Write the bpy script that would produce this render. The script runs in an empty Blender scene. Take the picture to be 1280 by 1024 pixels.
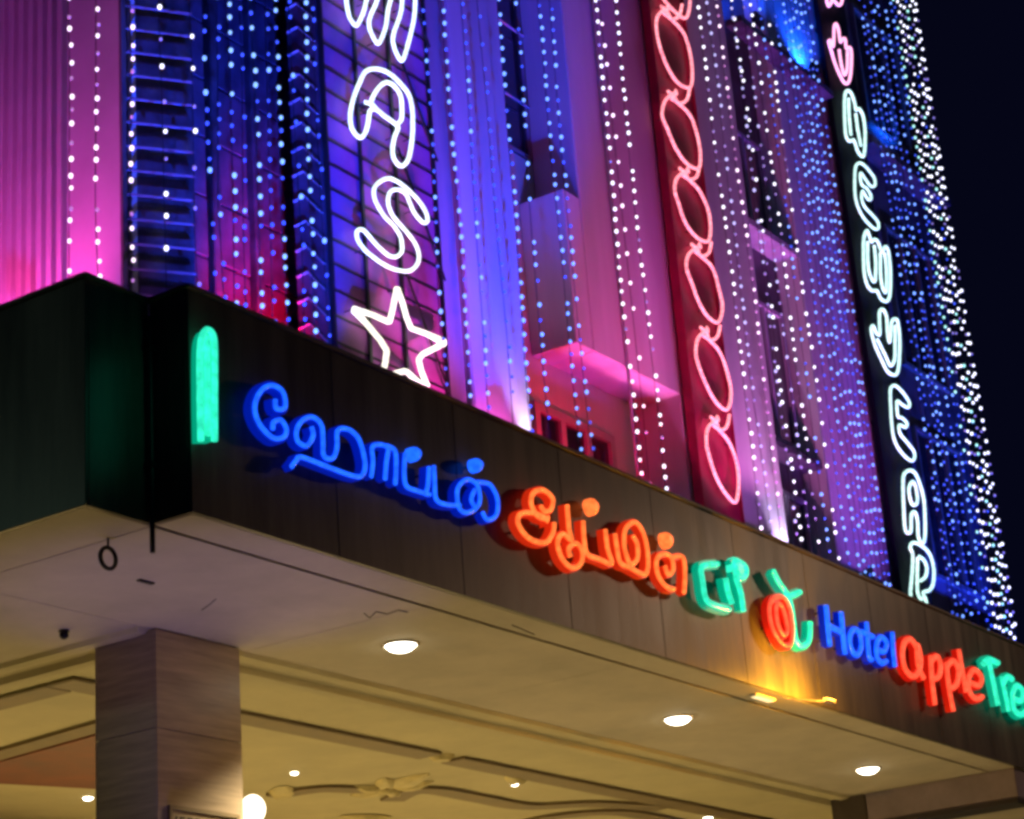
import bpy, math, random
from mathutils import Vector, Matrix

random.seed(7)
sc = bpy.context.scene
COL = sc.collection

# ------------------------------------------------------------ camera (x runs along the canopy front, y into the building)
F, YAW, PITCH, ROLL = 2617.25, math.radians(32.782), math.radians(20.323), math.radians(-4.445)
CAM = Vector((0, 0, 1.6))
fw = Vector((math.cos(PITCH) * math.cos(YAW), math.cos(PITCH) * math.sin(YAW), math.sin(PITCH)))
r0 = fw.cross(Vector((0, 0, 1))).normalized()
u0 = r0.cross(fw)
RT = r0 * math.cos(ROLL) + u0 * math.sin(ROLL)
UP = -r0 * math.sin(ROLL) + u0 * math.cos(ROLL)
cd = bpy.data.cameras.new('camera')
cd.sensor_width = 36
cd.lens = F / 1280 * 36
cd.clip_end = 2000
cam = bpy.data.objects.new('camera', cd)
cam.matrix_world = Matrix(((RT.x, UP.x, -fw.x, CAM.x), (RT.y, UP.y, -fw.y, CAM.y), (RT.z, UP.z, -fw.z, CAM.z), (0, 0, 0, 1)))
COL.objects.link(cam)
sc.camera = cam

# ------------------------------------------------------------ world: night sky
w = bpy.data.worlds.new('World'); sc.world = w; w.use_nodes = True
nt = w.node_tree; bg = nt.nodes['Background']
sky = nt.nodes.new('ShaderNodeTexSky'); sky.sky_type = 'NISHITA'; sky.sun_disc = False
sky.sun_elevation = math.radians(-4.0); sky.sun_rotation = math.radians(200)
tint = nt.nodes.new('ShaderNodeMixRGB'); tint.inputs[0].default_value = 0.97
tint.inputs[2].default_value = (0.010, 0.012, 0.055, 1)
nt.links.new(sky.outputs[0], tint.inputs[1]); nt.links.new(tint.outputs[0], bg.inputs[0])
bg.inputs[1].default_value = 0.15
sc.view_settings.view_transform = 'Standard'; sc.view_settings.look = 'None'
sc.view_settings.exposure = 0; sc.view_settings.gamma = 1; sc.view_settings.use_curve_mapping = False
sc.cycles.filter_width = 3.3
sc.cycles.sample_clamp_indirect = 3
sc.cycles.max_bounces = 6

# ------------------------------------------------------------ projection helpers
def ray(x, y): return fw * F + RT * (x - 640) - UP * (y - 512)
def onz(x, y, z): d = ray(x, y); return CAM + d * ((z - CAM.z) / d.z)
def onv(x, y, v): d = ray(x, y); return CAM + d * (v / d.y)
def onu(x, y, u): d = ray(x, y); return CAM + d * (u / d.x)

# ------------------------------------------------------------ materials
MATS = {}
def mat(name, c, rough=.7, metal=0.0, var=.18, scale=3.0, bump=.15, coat=0, streak=False, spec=.5):
    if name in MATS: return MATS[name]
    m = bpy.data.materials.new(name); m.use_nodes = True; t = m.node_tree; n = t.nodes; l = t.links
    b = n['Principled BSDF']; b.inputs['Roughness'].default_value = rough; b.inputs['Metallic'].default_value = metal; b.inputs['Specular IOR Level'].default_value = spec
    if coat: b.inputs['Coat Weight'].default_value = coat
    tc = n.new('ShaderNodeTexCoord'); mp = n.new('ShaderNodeMapping')
    l.new(tc.outputs['Object'], mp.inputs[0])
    if streak: mp.inputs['Scale'].default_value = (1, 1, .12) if streak is True else (.5, .5, 7)
    ns = n.new('ShaderNodeTexNoise'); ns.inputs['Scale'].default_value = scale; ns.inputs['Detail'].default_value = 8
    ns.inputs['Roughness'].default_value = .65
    l.new(mp.outputs[0], ns.inputs[0])
    mr = n.new('ShaderNodeMapRange'); mr.inputs[1].default_value = .3; mr.inputs[2].default_value = .72
    mr.inputs[3].default_value = 1 - var * 1.6; mr.inputs[4].default_value = 1 + var * .6
    l.new(ns.outputs[0], mr.inputs[0])
    mx = n.new('ShaderNodeVectorMath'); mx.operation = 'SCALE'; mx.inputs[0].default_value = c[:3]
    l.new(mr.outputs[0], mx.inputs['Scale']); l.new(mx.outputs[0], b.inputs['Base Color'])
    mr2 = n.new('ShaderNodeMapRange'); mr2.inputs[3].default_value = max(.04, rough - .12); mr2.inputs[4].default_value = min(1, rough + .12)
    l.new(ns.outputs[0], mr2.inputs[0]); l.new(mr2.outputs[0], b.inputs['Roughness'])
    if bump:
        n2 = n.new('ShaderNodeTexNoise'); n2.inputs['Scale'].default_value = scale * 14; n2.inputs['Detail'].default_value = 4
        l.new(tc.outputs['Object'], n2.inputs[0])
        bp = n.new('ShaderNodeBump'); bp.inputs['Strength'].default_value = bump; bp.inputs['Distance'].default_value = .01
        l.new(n2.outputs[0], bp.inputs['Height']); l.new(bp.outputs[0], b.inputs['Normal'])
    MATS[name] = m; return m

def emi(name, c, s, sample=True, base=None, var=0, vs=22):
    if name in MATS: return MATS[name]
    m = bpy.data.materials.new(name); m.use_nodes = True; t = m.node_tree; b = t.nodes['Principled BSDF']
    b.inputs['Base Color'].default_value = (*(base or [x * .5 for x in c]), 1); b.inputs['Roughness'].default_value = .35
    b.inputs['Emission Color'].default_value = (*c, 1); b.inputs['Emission Strength'].default_value = s
    if var:
        tc = t.nodes.new('ShaderNodeTexCoord'); ns = t.nodes.new('ShaderNodeTexNoise'); ns.inputs['Scale'].default_value = vs
        ns.inputs['Detail'].default_value = 3
        mr = t.nodes.new('ShaderNodeMapRange'); mr.inputs[1].default_value = .35; mr.inputs[2].default_value = .65
        mr.inputs[3].default_value = s * (1 - var); mr.inputs[4].default_value = s * (1 + var)
        t.links.new(tc.outputs['Object'], ns.inputs[0]); t.links.new(ns.outputs[0], mr.inputs[0])
        t.links.new(mr.outputs[0], b.inputs['Emission Strength'])
    if not sample: m.cycles.emission_sampling = 'NONE'
    MATS[name] = m; return m

STUCCO = mat('painted_stucco', (.62, .58, .62), .85, var=.14, scale=1.3, bump=.25, streak=True)
STUCCO_D = mat('weathered_stucco', (.42, .38, .44), .85, var=.25, scale=1.8, bump=.3, streak=True)
CLAD_SIDE = mat('ribbed_metal_paint', (.55, .5, .56), .5, var=.1, scale=1.2, bump=.05)
DARKSTONE = mat('dark_stone', (.10, .07, .12), .4, var=.5, scale=2.5, bump=.3)
DARKSTONE2 = mat('dark_stone_deep', (.08, .07, .1), .35, var=.5, scale=3.1, bump=.3)
GLASSD = mat('dark_window_glass', (.015, .018, .03), .08, var=.1, bump=0, coat=1)
FRAME = mat('window_frame_paint', (.40, .34, .40), .5, var=.1, bump=.05)
FRAMED = mat('dark_window_frame', (.10, .09, .12), .5, var=.1, bump=.05)
STEEL = mat('painted_steel', (.03, .03, .035), .45, metal=.4, bump=.05)
SIGNBACK = mat('sign_backing_board', (.40, .11, .42), .6, var=.2, scale=2, bump=.05)
REDBOARD = mat('red_sign_board', (.36, .004, .055), .5, var=.25, scale=4, bump=.05)
BLACKBOARD = mat('black_sign_board', (.004, .005, .010), .8, var=.3, scale=4, bump=.05, spec=.12)
FASCIA = mat('fascia_cladding', (.15, .13, .105), .40, metal=.12, var=.42, scale=4.5, bump=.04, streak=True)
COPING = mat('coping_metal', (.12, .10, .09), .5, metal=.2, bump=.03)
SOFFIT = mat('soffit_plaster', (.54, .48, .36), .8, var=.16, scale=1.1, bump=.12)
SOFFIT2 = mat('tray_plaster', (.56, .50, .29), .75, var=.12, scale=1.2, bump=.1)
BAND = mat('brown_ceiling_band', (.22, .16, .08), .6, var=.2, bump=.1)
GILT = mat('gilded_plaster', (.62, .52, .22), .5, var=.2, scale=6, bump=.2)
MAROON = mat('maroon_ceiling_panel', (.22, .06, .03), .6, var=.25, bump=.1)
GROOVE = mat('dark_groove', (.03, .025, .03), .9, bump=0)
MARBLE = mat('pillar_stone', (.50, .40, .30), .38, var=.26, scale=3.2, bump=.06, streak='h')
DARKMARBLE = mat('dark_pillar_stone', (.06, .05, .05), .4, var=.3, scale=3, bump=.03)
PLAQUE = mat('plaque_face', (.42, .34, .22), .45, bump=.03)
CORD = mat('string_cable', (.012, .015, .014), .6, bump=0)
PAVE = mat('paving', (.38, .35, .29), .6, var=.2, bump=.3)
ASPH = mat('asphalt', (.05, .05, .05), .85, var=.3, scale=5, bump=.5)
ROOFC = mat('roof_screed', (.22, .21, .21), .9, var=.25, bump=.3)

# ------------------------------------------------------------ mesh helpers
class MB:
    def __init__(s): s.v = []; s.f = []; s.m = []
    def add(s, vs, fs, mi=0):
        o = len(s.v); s.v += [tuple(v) for v in vs]; s.f += [tuple(i + o for i in f) for f in fs]; s.m += [mi] * len(fs)
    def box(s, a, b, mi=0):
        (x0, y0, z0), (x1, y1, z1) = a, b
        s.add([(x0, y0, z0), (x1, y0, z0), (x1, y1, z0), (x0, y1, z0), (x0, y0, z1), (x1, y0, z1), (x1, y1, z1), (x0, y1, z1)],
              [(3, 2, 1, 0), (4, 5, 6, 7), (0, 1, 5, 4), (1, 2, 6, 5), (2, 3, 7, 6), (3, 0, 4, 7)], mi)
        return s
    def bbox(s, a, b, e=.006, mi=0):                # box with chamfered edges
        (x0, y0, z0), (x1, y1, z1) = a, b
        vs = []
        for z, d in ((z0, e), (z0 + e, 0), (z1 - e, 0), (z1, e)):
            X0, X1, Y0, Y1 = x0 + d, x1 - d, y0 + d, y1 - d
            vs += [(X0 + e, Y0, z), (X1 - e, Y0, z), (X1, Y0 + e, z), (X1, Y1 - e, z), (X1 - e, Y1, z), (X0 + e, Y1, z), (X0, Y1 - e, z), (X0, Y0 + e, z)]
        fs = [tuple(range(7, -1, -1)), tuple(range(24, 32))]
        for k in range(3):
            for i in range(8):
                j = (i + 1) % 8; fs.append((k * 8 + i, k * 8 + j, k * 8 + 8 + j, k * 8 + 8 + i))
        s.add(vs, fs, mi); return s
    def obox(s, c, d, w, h, t, mi=0):               # oriented box: centre c, direction d (xy angle) length w, thickness t, height h
        ca, sa = math.cos(d), math.sin(d); vs = []
        for z in (-h / 2, h / 2):
            for a, b in ((-w / 2, -t / 2), (w / 2, -t / 2), (w / 2, t / 2), (-w / 2, t / 2)):
                vs.append((c[0] + a * ca - b * sa, c[1] + a * sa + b * ca, c[2] + z))
        s.add(vs, [(3, 2, 1, 0), (4, 5, 6, 7), (0, 1, 5, 4), (1, 2, 6, 5), (2, 3, 7, 6), (3, 0, 4, 7)], mi); return s
    def bar(s, a, b, r=.01, n=6, mi=0):
        a = Vector(a); b = Vector(b); d = (b - a).normalized()
        x = d.orthogonal().normalized(); y = d.cross(x); vs = []
        for p in (a, b):
            for i in range(n):
                t = 2 * math.pi * i / n; vs.append(p + x * r * math.cos(t) + y * r * math.sin(t))
        fs = [tuple(range(n - 1, -1, -1)), tuple(range(n, 2 * n))] + [(i, (i + 1) % n, n + (i + 1) % n, n + i) for i in range(n)]
        s.add(vs, fs, mi); return s
    def disc(s, c, r, h, n=24, mi=0, r2=None):
        r2 = r if r2 is None else r2
        vs = [(c[0] + r * math.cos(2 * math.pi * i / n), c[1] + r * math.sin(2 * math.pi * i / n), c[2]) for i in range(n)] + \
             [(c[0] + r2 * math.cos(2 * math.pi * i / n), c[1] + r2 * math.sin(2 * math.pi * i / n), c[2] + h) for i in range(n)]
        s.add(vs, [tuple(range(n - 1, -1, -1)), tuple(range(n, 2 * n))] + [(i, (i + 1) % n, n + (i + 1) % n, n + i) for i in range(n)], mi); return s
    def ring(s, c, R, r, axis='z', n=24, k=8, mi=0):
        vs = []; fs = []
        for i in range(n):
            a = 2 * math.pi * i / n
            for j in range(k):
                b = 2 * math.pi * j / k; q = R + r * math.cos(b); h = r * math.sin(b)
                p = (q * math.cos(a), q * math.sin(a), h) if axis == 'z' else (q * math.cos(a), h, q * math.sin(a))
                vs.append((c[0] + p[0], c[1] + p[1], c[2] + p[2]))
        for i in range(n):
            for j in range(k):
                fs.append((i * k + j, ((i + 1) % n) * k + j, ((i + 1) % n) * k + (j + 1) % k, i * k + (j + 1) % k))
        s.add(vs, fs, mi); return s
    def ball(s, c, r, n=10, m=6, sz=1, mi=0):
        vs = [(c[0], c[1], c[2] + r * sz)]
        for j in range(1, m):
            t = math.pi * j / m
            for i in range(n):
                a = 2 * math.pi * i / n; vs.append((c[0] + r * math.sin(t) * math.cos(a), c[1] + r * math.sin(t) * math.sin(a), c[2] + r * sz * math.cos(t)))
        vs.append((c[0], c[1], c[2] - r * sz)); L = len(vs) - 1
        fs = [(0, 1 + i, 1 + (i + 1) % n) for i in range(n)]
        for j in range(m - 2):
            for i in range(n):
                a = 1 + j * n + i; b = 1 + j * n + (i + 1) % n; fs.append((a, a + n, b + n, b))
        fs += [(L, 1 + (m - 2) * n + (i + 1) % n, 1 + (m - 2) * n + i) for i in range(n)]
        s.add(vs, fs, mi); return s
    def sweep(s, pts, prof, closed, mi=0):
        """pts: points in a plane y = const; prof: closed profile [(in-plane, y)]"""
        n = len(pts); k = len(prof); vs = []; fs = []
        for i in range(n):
            a = pts[(i - 1) % n] if closed or i > 0 else pts[i]
            b = pts[(i + 1) % n] if closed or i < n - 1 else pts[i]
            t = Vector((b.x - a.x, 0, b.z - a.z))
            t = t.normalized() if t.length > 1e-9 else Vector((1, 0, 0))
            nn = Vector((-t.z, 0, t.x))
            # mitre widening at sharp corners
            e1 = (pts[i] - a); e2 = (b - pts[i]); m = 1
            if e1.length > 1e-6 and e2.length > 1e-6:
                cs = max(.45, math.cos(e1.angle(e2) / 2)); m = 1 / cs
            for (q, y) in prof: vs.append(pts[i] + nn * q * m + Vector((0, y, 0)))
        for i in range(n if closed else n - 1):
            i2 = (i + 1) % n
            for j in range(k): fs.append((i * k + j, i2 * k + j, i2 * k + (j + 1) % k, i * k + (j + 1) % k))
        if not closed: fs += [tuple(range(k - 1, -1, -1)), tuple((n - 1) * k + j for j in range(k))]
        s.add(vs, fs, mi); return s
    def mesh(s, name, off=(0, 0, 0), smooth=False):
        me = bpy.data.meshes.new(name); o = off
        me.from_pydata([(x - o[0], y - o[1], z - o[2]) for x, y, z in s.v], [], s.f)
        if any(s.m): me.polygons.foreach_set('material_index', s.m)
        if smooth: me.polygons.foreach_set('use_smooth', [True] * len(s.f))
        me.update(); return me

def empty(name, loc, label=None, cat=None, group=None, kind=None):
    o = bpy.data.objects.new(name, None); o.location = loc; COL.objects.link(o); o.empty_display_size = .2
    props(o, label, cat, group, kind); return o
def props(o, label=None, cat=None, group=None, kind=None):
    if label: o['label'] = label
    if cat: o['category'] = cat
    if group: o['group'] = group
    if kind: o['kind'] = kind
    return o
def wloc(p):
    v = Vector((0, 0, 0))
    while p is not None: v = v + Vector(p.location); p = p.parent
    return v
def part(name, mb, m, parent=None, smooth=False, **kw):
    me = mb if isinstance(mb, bpy.types.Mesh) else mb.mesh(name, wloc(parent), smooth)
    o = bpy.data.objects.new(name, me); COL.objects.link(o)
    if not me.materials:
        for x in (m if isinstance(m, (list, tuple)) else [m]): me.materials.append(x)
    if parent is not None: o.parent = parent
    props(o, **kw); return o
def piece(name, me, loc, parent, **kw):
    """a copy that shares mesh data; loc is in world space"""
    o = bpy.data.objects.new(name, me); COL.objects.link(o); o.parent = parent
    o.location = Vector(loc) - wloc(parent); props(o, **kw); return o
def B(a, b): return MB().box(a, b)
def BB(a, b, e=.006): return MB().bbox(a, b, e)

# ============================================================ GROUND
part('ground', B((-400, -400, -.2), (400, 400, -.004)), ASPH, kind='structure')
part('pavement', B((6.0, 5.6, -.003), (34, 40, .12)), PAVE, kind='structure')

# ============================================================ HOTEL BUILDING
ZT = 26.0
ZB = 5.32
hb = empty('hotel_building', (11.85, 11.0, 0), 'tall floodlit hotel front in pink, purple and blue light rising behind the canopy', 'building')
uS = 11.85
part('wall', B((uS, 11.32, ZB), (uS + .3, 22, ZT)), CLAD_SIDE, hb, label='smooth side wall washed in magenta light')
rib = BB((0, 0, 0), (.08, .06, ZT - ZB), .008).mesh('cladding_rib'); rib.materials.append(CLAD_SIDE)
vr = onu(84, 200, uS).y
for i in range(14):
    piece('cladding_rib', rib, (uS - .075, vr + i * .125, ZB), hb)
part('wall', B((uS + .31, 12.2, ZB), (31, 22, ZT)), STUCCO_D, hb)                 # body behind the bays
# dark stone bay of separate slabs
D0, D1 = 12.33, 14.15
part('wall', B((uS + .31, 11.42, ZB), (14.4, 12.19, ZT)), DARKSTONE2, hb)
cols = [(D0, .50), (D0 + .52, .11), (D0 + .65, .42), (D0 + 1.09, .11), (D0 + 1.22, .6)]
for ci, (cu, cw) in enumerate(cols):
    proud = .05 if cw < .2 else 0
    if proud:
        part('mullion', BB((cu, 11.28, ZB), (cu + cw, 11.415, ZT), .01), DARKSTONE2, hb)
        continue
    mm = BB((0, 0, 0), (cw - .02, .08, .58), .008).mesh('stone_slab'); mm.materials.append(DARKSTONE)
    for k in range(12, 30):
        piece('stone_slab', mm, (cu + .01, 11.33 + random.uniform(-.006, .006), ZB + k * .6 * .5 + 0.0 if False else ZB + (k - 8) * .6), hb)
# pilasters and bays
def pilaster(u0_, u1_, v0, v1=12.19, m=STUCCO, **kw): return part('pilaster', BB((u0_, v0, ZB), (u1_, v1, ZT), .02), m, hb, **kw)
pilaster(14.41, 16.28, 11.0, m=STUCCO_D)
pilaster(16.29, 17.33, 10.93, label='pale pilaster glowing blue above and magenta white below')
part('wall', B((17.335, 11.6, ZB), (20.8, 12.19, 12.86)), STUCCO, hb)
part('wall', B((19.88, 11.6, 12.861), (20.8, 12.19, ZT)), STUCCO, hb)
part('wall', B((17.335, 11.6, 15.3), (19.879, 12.19, ZT)), STUCCO, hb)
pilaster(20.81, 23.3, 11.0)
part('wall', B((23.31, 11.35, ZB), (24.74, 12.19, ZT)), DARKSTONE2, hb)
pilaster(24.75, 26.58, 11.0)
part('wall', B((26.59, 11.1, ZB), (27.9, 12.19, ZT)), STUCCO_D, hb)
part('wall', B((27.91, 11.25, ZB), (31.0, 12.19, ZT)), DARKSTONE, hb)
# bay boxes (balcony parapets) with soffits
part('bay_box', BB((18.86, 11.0, 10.3), (20.805, 11.595, ZT), .015), STUCCO, hb, label='tall box bay whose underside glows red')
part('balcony_box', BB((18.5, 11.0, 10.3), (18.855, 11.595, 12.2), .01), STUCCO, hb)
part('ledge', BB((23.305, 11.0, 13.44), (24.745, 11.345, 13.55), .01), STUCCO_D, hb)
part('ledge', BB((23.305, 11.05, 10.32), (24.745, 11.345, 10.42), .01), DARKSTONE, hb)
part('ledge', BB((23.31, 10.74, 16.47), (26.2, 10.995, 16.58), .01), DARKSTONE, hb)
part('ledge', BB((27.915, 10.9, 16.45), (30.99, 11.245, 16.6), .01), DARKSTONE, hb)
part('ledge', BB((14.45, 10.35, 7.85), (23.29, 10.92, 8.0), .02), STUCCO, hb)        # lamp ledge behind the canopy
part('ledge', BB((23.31, 10.35, 7.85), (31.0, 10.92, 8.0), .02), STUCCO, hb)
# shadow joints of the plaster as thin recessed-looking trims
for uj in (19.55,):
    part('trim', BB((uj, 10.975, ZB), (uj + .03, 10.999, ZT), .004), STUCCO_D, hb)

def window(u0_, u1_, z0, z1, v, nx=2, nz=1, fr=.06, grille=0, FRAME=FRAME):
    wf = MB()
    for a, b in (((u0_, v - .05, z0), (u1_, v + .03, z0 + fr)), ((u0_, v - .05, z1 - fr), (u1_, v + .03, z1)),
                 ((u0_, v - .05, z0 + fr), (u0_ + fr, v + .03, z1 - fr)), ((u1_ - fr, v - .05, z0 + fr), (u1_, v + .03, z1 - fr))):
        wf.box(a, b)
    cw = (u1_ - u0_ - fr) / nx
    for i in range(1, nx): wf.box((u0_ + i * cw, v - .045, z0 + fr), (u0_ + i * cw + fr, v + .03, z1 - fr))
    f = part('window', wf, FRAME, hb)
    for i in range(nx):
        part('pane', B((u0_ + i * cw + fr, v - .005, z0 + fr), (u0_ + (i + 1) * cw, v + .005, z1 - fr)), GLASSD, f)
    for k in range(grille):
        z = z0 + (z1 - z0) * (k + .7) / (grille + .4)
        part('grille_bar', MB().bar((u0_ - .1, v - .09, z), (u1_ + .04, v - .09, z), .017), FRAME, f)
    return f
window(18.36, 20.05, 8.5, 9.72, 11.57, nx=3, fr=.10)
window(18.0, 19.83, 12.9, 15.25, 11.66, nx=2, fr=.05, grille=2)
window(23.45, 24.6, 13.7, 15.2, 11.33, nx=2)
window(23.45, 24.6, 10.6, 12.6, 11.33, nx=2)
window(23.45, 24.6, 8.2, 9.9, 11.33, nx=2)
window(28.6, 30.4, 13.0, 15.4, 11.23, nx=3, FRAME=FRAMED)
window(28.6, 30.4, 9.6, 12.0, 11.23, nx=3, FRAME=FRAMED)
window(28.6, 30.4, 17.2, 19.4, 11.23, nx=3, FRAME=FRAMED)

part('parapet', BB((uS - .5, 10.3, ZT), (31.2, 22, ZT + .3), .02), STUCCO, hb)
# slatted screen at the left corner
a0 = onv(245, 300, 11.0); dirn = math.radians(-35.0)
ls = empty('slatted_screen', (a0.x, a0.y, ZB), 'narrow ladder-like screen of thin horizontal rails between pink wall and dark stone bay', 'screen')
Lw = .62
cx, cy = a0.x - math.cos(dirn) * Lw / 2, a0.y - math.sin(dirn) * Lw / 2
part('backing_panel', MB().obox((cx + .03, cy + .05, 11.7), dirn, Lw, 12.6, .03), DARKSTONE2, ls)
rail = MB().obox((0, 0, 0), dirn, Lw, .012, .03).mesh('rail'); rail.materials.append(mat('rail_paint', (.2, .15, .2), .5, bump=0))
zz = onv(205, 340, 11.15).z
for k in range(-4, 34):
    piece('rail', rail, (cx - .02, cy - .02, zz + k * .232), ls)
part('post', MB().obox((cx - math.cos(dirn) * Lw / 2, cy - math.sin(dirn) * Lw / 2, 11.7), dirn, .04, 12.6, .1), FRAMED, ls)

# ============================================================ VERTICAL SIGN FRAMES
VF = 10.55
sf = empty('lattice_sign', (14.3, VF, ZB), 'lattice steel frame with purple-lit backing that carries the white neon letters and star', 'sign')
uL, uR = onv(425, 400, VF).x, onv(567, 470, VF).x
part('backing_board', B((uL, VF + .09, 7.5), (uR, VF + .13, 20)), SIGNBACK, sf)
for q in (0, .30, .62, 1.0):
    uu = uL + (uR - uL) * q
    part('upright', B((uu - .018, VF + .055, 7.5), (uu + .018, VF + .08, 20)), STEEL, sf)
hbm = B((0, 0, 0), (uR - uL, .008, .018)).mesh('crossbar'); hbm.materials.append(STEEL)
for k in range(46):
    piece('crossbar', hbm, (uL, VF + .081, 8.0 + k * .255 + random.uniform(-.01, .01)), sf)
for z0 in (8.6, 9.9, 11.2, 12.5, 13.8):
    part('brace', MB().bar((uL + (uR - uL) * .62, VF + .02, z0 + 1.2), (uR, VF + .02, z0), .013), STEEL, sf)
# side ladder of the frame: short returns going back to the wall, with braces
part('side_board', B((uL - .05, VF + .08, 7.5), (uL - .03, 10.98, 20)), DARKSTONE, sf)
for k in range(38):
    z = 8.2 + k * .255
    part('side_rung', MB().bar((uL - .065, 10.97, z), (uL - .065, 10.84, z + .015), .012), FRAME, sf)
    part('side_brace', MB().bar((uL - .065, 10.84, z + .015), (uL - .06, VF + .1, z - .22), .010), FRAME, sf)
part('side_upright', B((uL - .03, VF + .03, 7.5), (uL - .006, VF + .09, 20)), STEEL, sf)

rb = empty('red_sign_board', (21.6, 10.85, 7.5), 'tall narrow red board between the mauve walls carrying a chain of almond light loops', 'sign board')
ru0, ru1 = onv(876, 610, 10.87).x, onv(925, 630, 10.87).x
part('board', BB((ru0, 10.87, 7.5), (ru1, 10.95, 21), .01), REDBOARD, rb)
part('edge_strip', BB((ru0 - .02, 10.84, 7.5), (ru0 - .001, 10.96, 21), .004), REDBOARD, rb)
part('edge_strip', BB((ru1 + .001, 10.84, 7.5), (ru1 + .02, 10.96, 21), .004), REDBOARD, rb)
bb_ = empty('black_sign_board', (27.2, 10.8, 7.5), 'tall narrow black board at the right carrying the white neon greeting letters', 'sign board')
ku0, ku1 = onv(1128, 735, 10.83).x, onv(1166, 745, 10.83).x
part('board', BB((ku0, 10.85, 7.5), (ku1, 10.93, 22.5), .01), BLACKBOARD, bb_)
for zz_ in range(9):
    part('bracket', B((ku0 + .1, 10.931, 8.2 + zz_ * 1.6), (ku0 + .16, 11.1, 8.26 + zz_ * 1.6)), STEEL, bb_)

# ============================================================ NEON TRACES
def curve(ps, closed, smooth=True, n=4):
    if not smooth: 
        out = []
        m = len(ps)
        for i in range(m if closed else m - 1):
            a, b = ps[i], ps[(i + 1) % m]
            out.append(a.lerp(b, .06)); out.append(a.lerp(b, .94))
        return out
    m = len(ps); out = []
    for i in range(m if closed else m - 1):
        if closed: p = [ps[(i + k) % m] for k in (-1, 0, 1, 2)]
        else: p = [ps[max(0, i - 1)], ps[i], ps[i + 1], ps[min(m - 1, i + 2)]]
        for k in range(n):
            t = k / n
            out.append(.5 * ((2 * p[1]) + (p[2] - p[0]) * t + (2 * p[0] - 5 * p[1] + 4 * p[2] - p[3]) * t * t + (3 * p[1] - p[0] - 3 * p[2] + p[3]) * t ** 3))
    if not closed: out.append(ps[-1])
    return out
def circ(r, n=8, sy=1): return [(r * math.cos(2 * math.pi * i / n), r * sy * math.sin(2 * math.pi * i / n)) for i in range(n)]
def tr(org, s, pts, v): return [onv(org[0] + x / s, org[1] + y / s, v) for x, y in pts]

WHITE = emi('neon_white', (.80, 1.0, .98), 1.5, base=(.8, .8, .8), var=.25)
WARM = emi('neon_warm_white', (1.0, .93, .78), 1.6, base=(.8, .8, .8), var=.15)
MINT = emi('neon_mint_white', (.62, 1.0, .90), 1.35, base=(.8, .8, .8), var=.25)
PINK = emi('neon_pink', (1.0, .42, .66), 1.7, base=(.8, .5, .6), var=.2)
ROSE = emi('rope_light_rose', (1.0, .30, .36), 1.5, base=(.8, .4, .4), var=.65, vs=45)

def neon(name, label, cat, org, s, strokes, v, r, m, group, smooth=True, wall=None):
    """glass tube letter: strokes = [(points, closed)] traced in the sign plane, standing on clips in front of its board"""
    P = [(tr(org, s, p, v), c) for p, c in strokes]
    c0 = P[0][0][0]; root = empty(name, (c0.x, v, c0.z), label, cat, group)
    for p, c in P:
        cv = curve(p, c, smooth)
        part('tube', MB().sweep(cv, circ(r), c), m, root, smooth=True)
        st = max(1, len(cv) // 5)
        if wall:
            for q in cv[::st]: part('clip', MB().bar((q.x, v + r * .6, q.z), (q.x, wall, q.z), .006, 5), STEEL, root)
    return root
G1 = 'white neon shapes on the lattice frame'
neon('neon_letter', 'white neon letter M cut off by the top edge, above the neon A', 'neon letter', (380, 0), 7.111,
     [([(385, -200), (375, -60), (378, 20), (390, 100), (415, 175), (465, 228), (505, 165), (535, 90), (555, 0), (585, -110), (640, -90), (650, 0), (600, 120), (578, 190), (585, 260),
        (620, 340), (660, 388), (700, 320), (730, 220), (745, 100), (770, 0), (810, -110), (865, -80), (870, 50), (850, 150), (803, 280), (790, 370), (820, 470), (865, 540),
        (893, 500), (925, 390), (965, 230), (985, 100), (985, -60), (960, -200), (850, -300), (700, -270), (560, -330), (440, -300)], True)], VF - .02, .020, WHITE, G1, wall=VF + .1)
neon('neon_letter', 'white neon letter A directly above the neon S', 'neon letter', (420, 70), 6.827,
     [([(330, 110), (250, 135), (205, 220), (160, 330), (130, 440), (122, 540), (140, 630), (205, 698), (252, 650), (275, 560), (290, 470), (340, 455), (410, 510), (500, 575), (530, 615), (500, 690), (482, 800),
        (500, 890), (560, 940), (620, 875), (650, 700), (655, 560), (650, 450), (620, 330), (530, 215), (430, 135)], True),
      ([(295, 420), (315, 350), (365, 270), (430, 225), (500, 260), (550, 340), (562, 440), (558, 540), (525, 580)], False),
      ([(250, 395), (300, 410), (345, 455)], False)], VF - .02, .021, WHITE, G1, wall=VF + .1)
neon('neon_letter', 'white neon letter S directly above the neon star', 'neon letter', (420, 210), 7.314,
     [([(480, 95), (410, 120), (352, 180), (350, 270), (390, 360), (450, 450), (530, 530), (585, 620), (603, 700), (598, 770), (550, 812), (490, 805), (430, 760), (350, 680), (290, 610), (240, 563), (192, 580), (200, 660),
        (260, 745), (340, 815), (420, 872), (520, 922), (640, 945), (710, 920), (755, 850), (752, 760), (710, 670), (650, 590), (580, 510), (515, 430), (480, 340), (480, 260), (510, 208), (580, 200), (640, 240), (672, 310), (705, 390),
        (745, 450), (800, 502), (838, 480), (815, 390), (755, 300), (680, 220), (600, 150), (540, 115)], True)], VF - .02, .019, WHITE, G1, wall=VF + .1)
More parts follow.
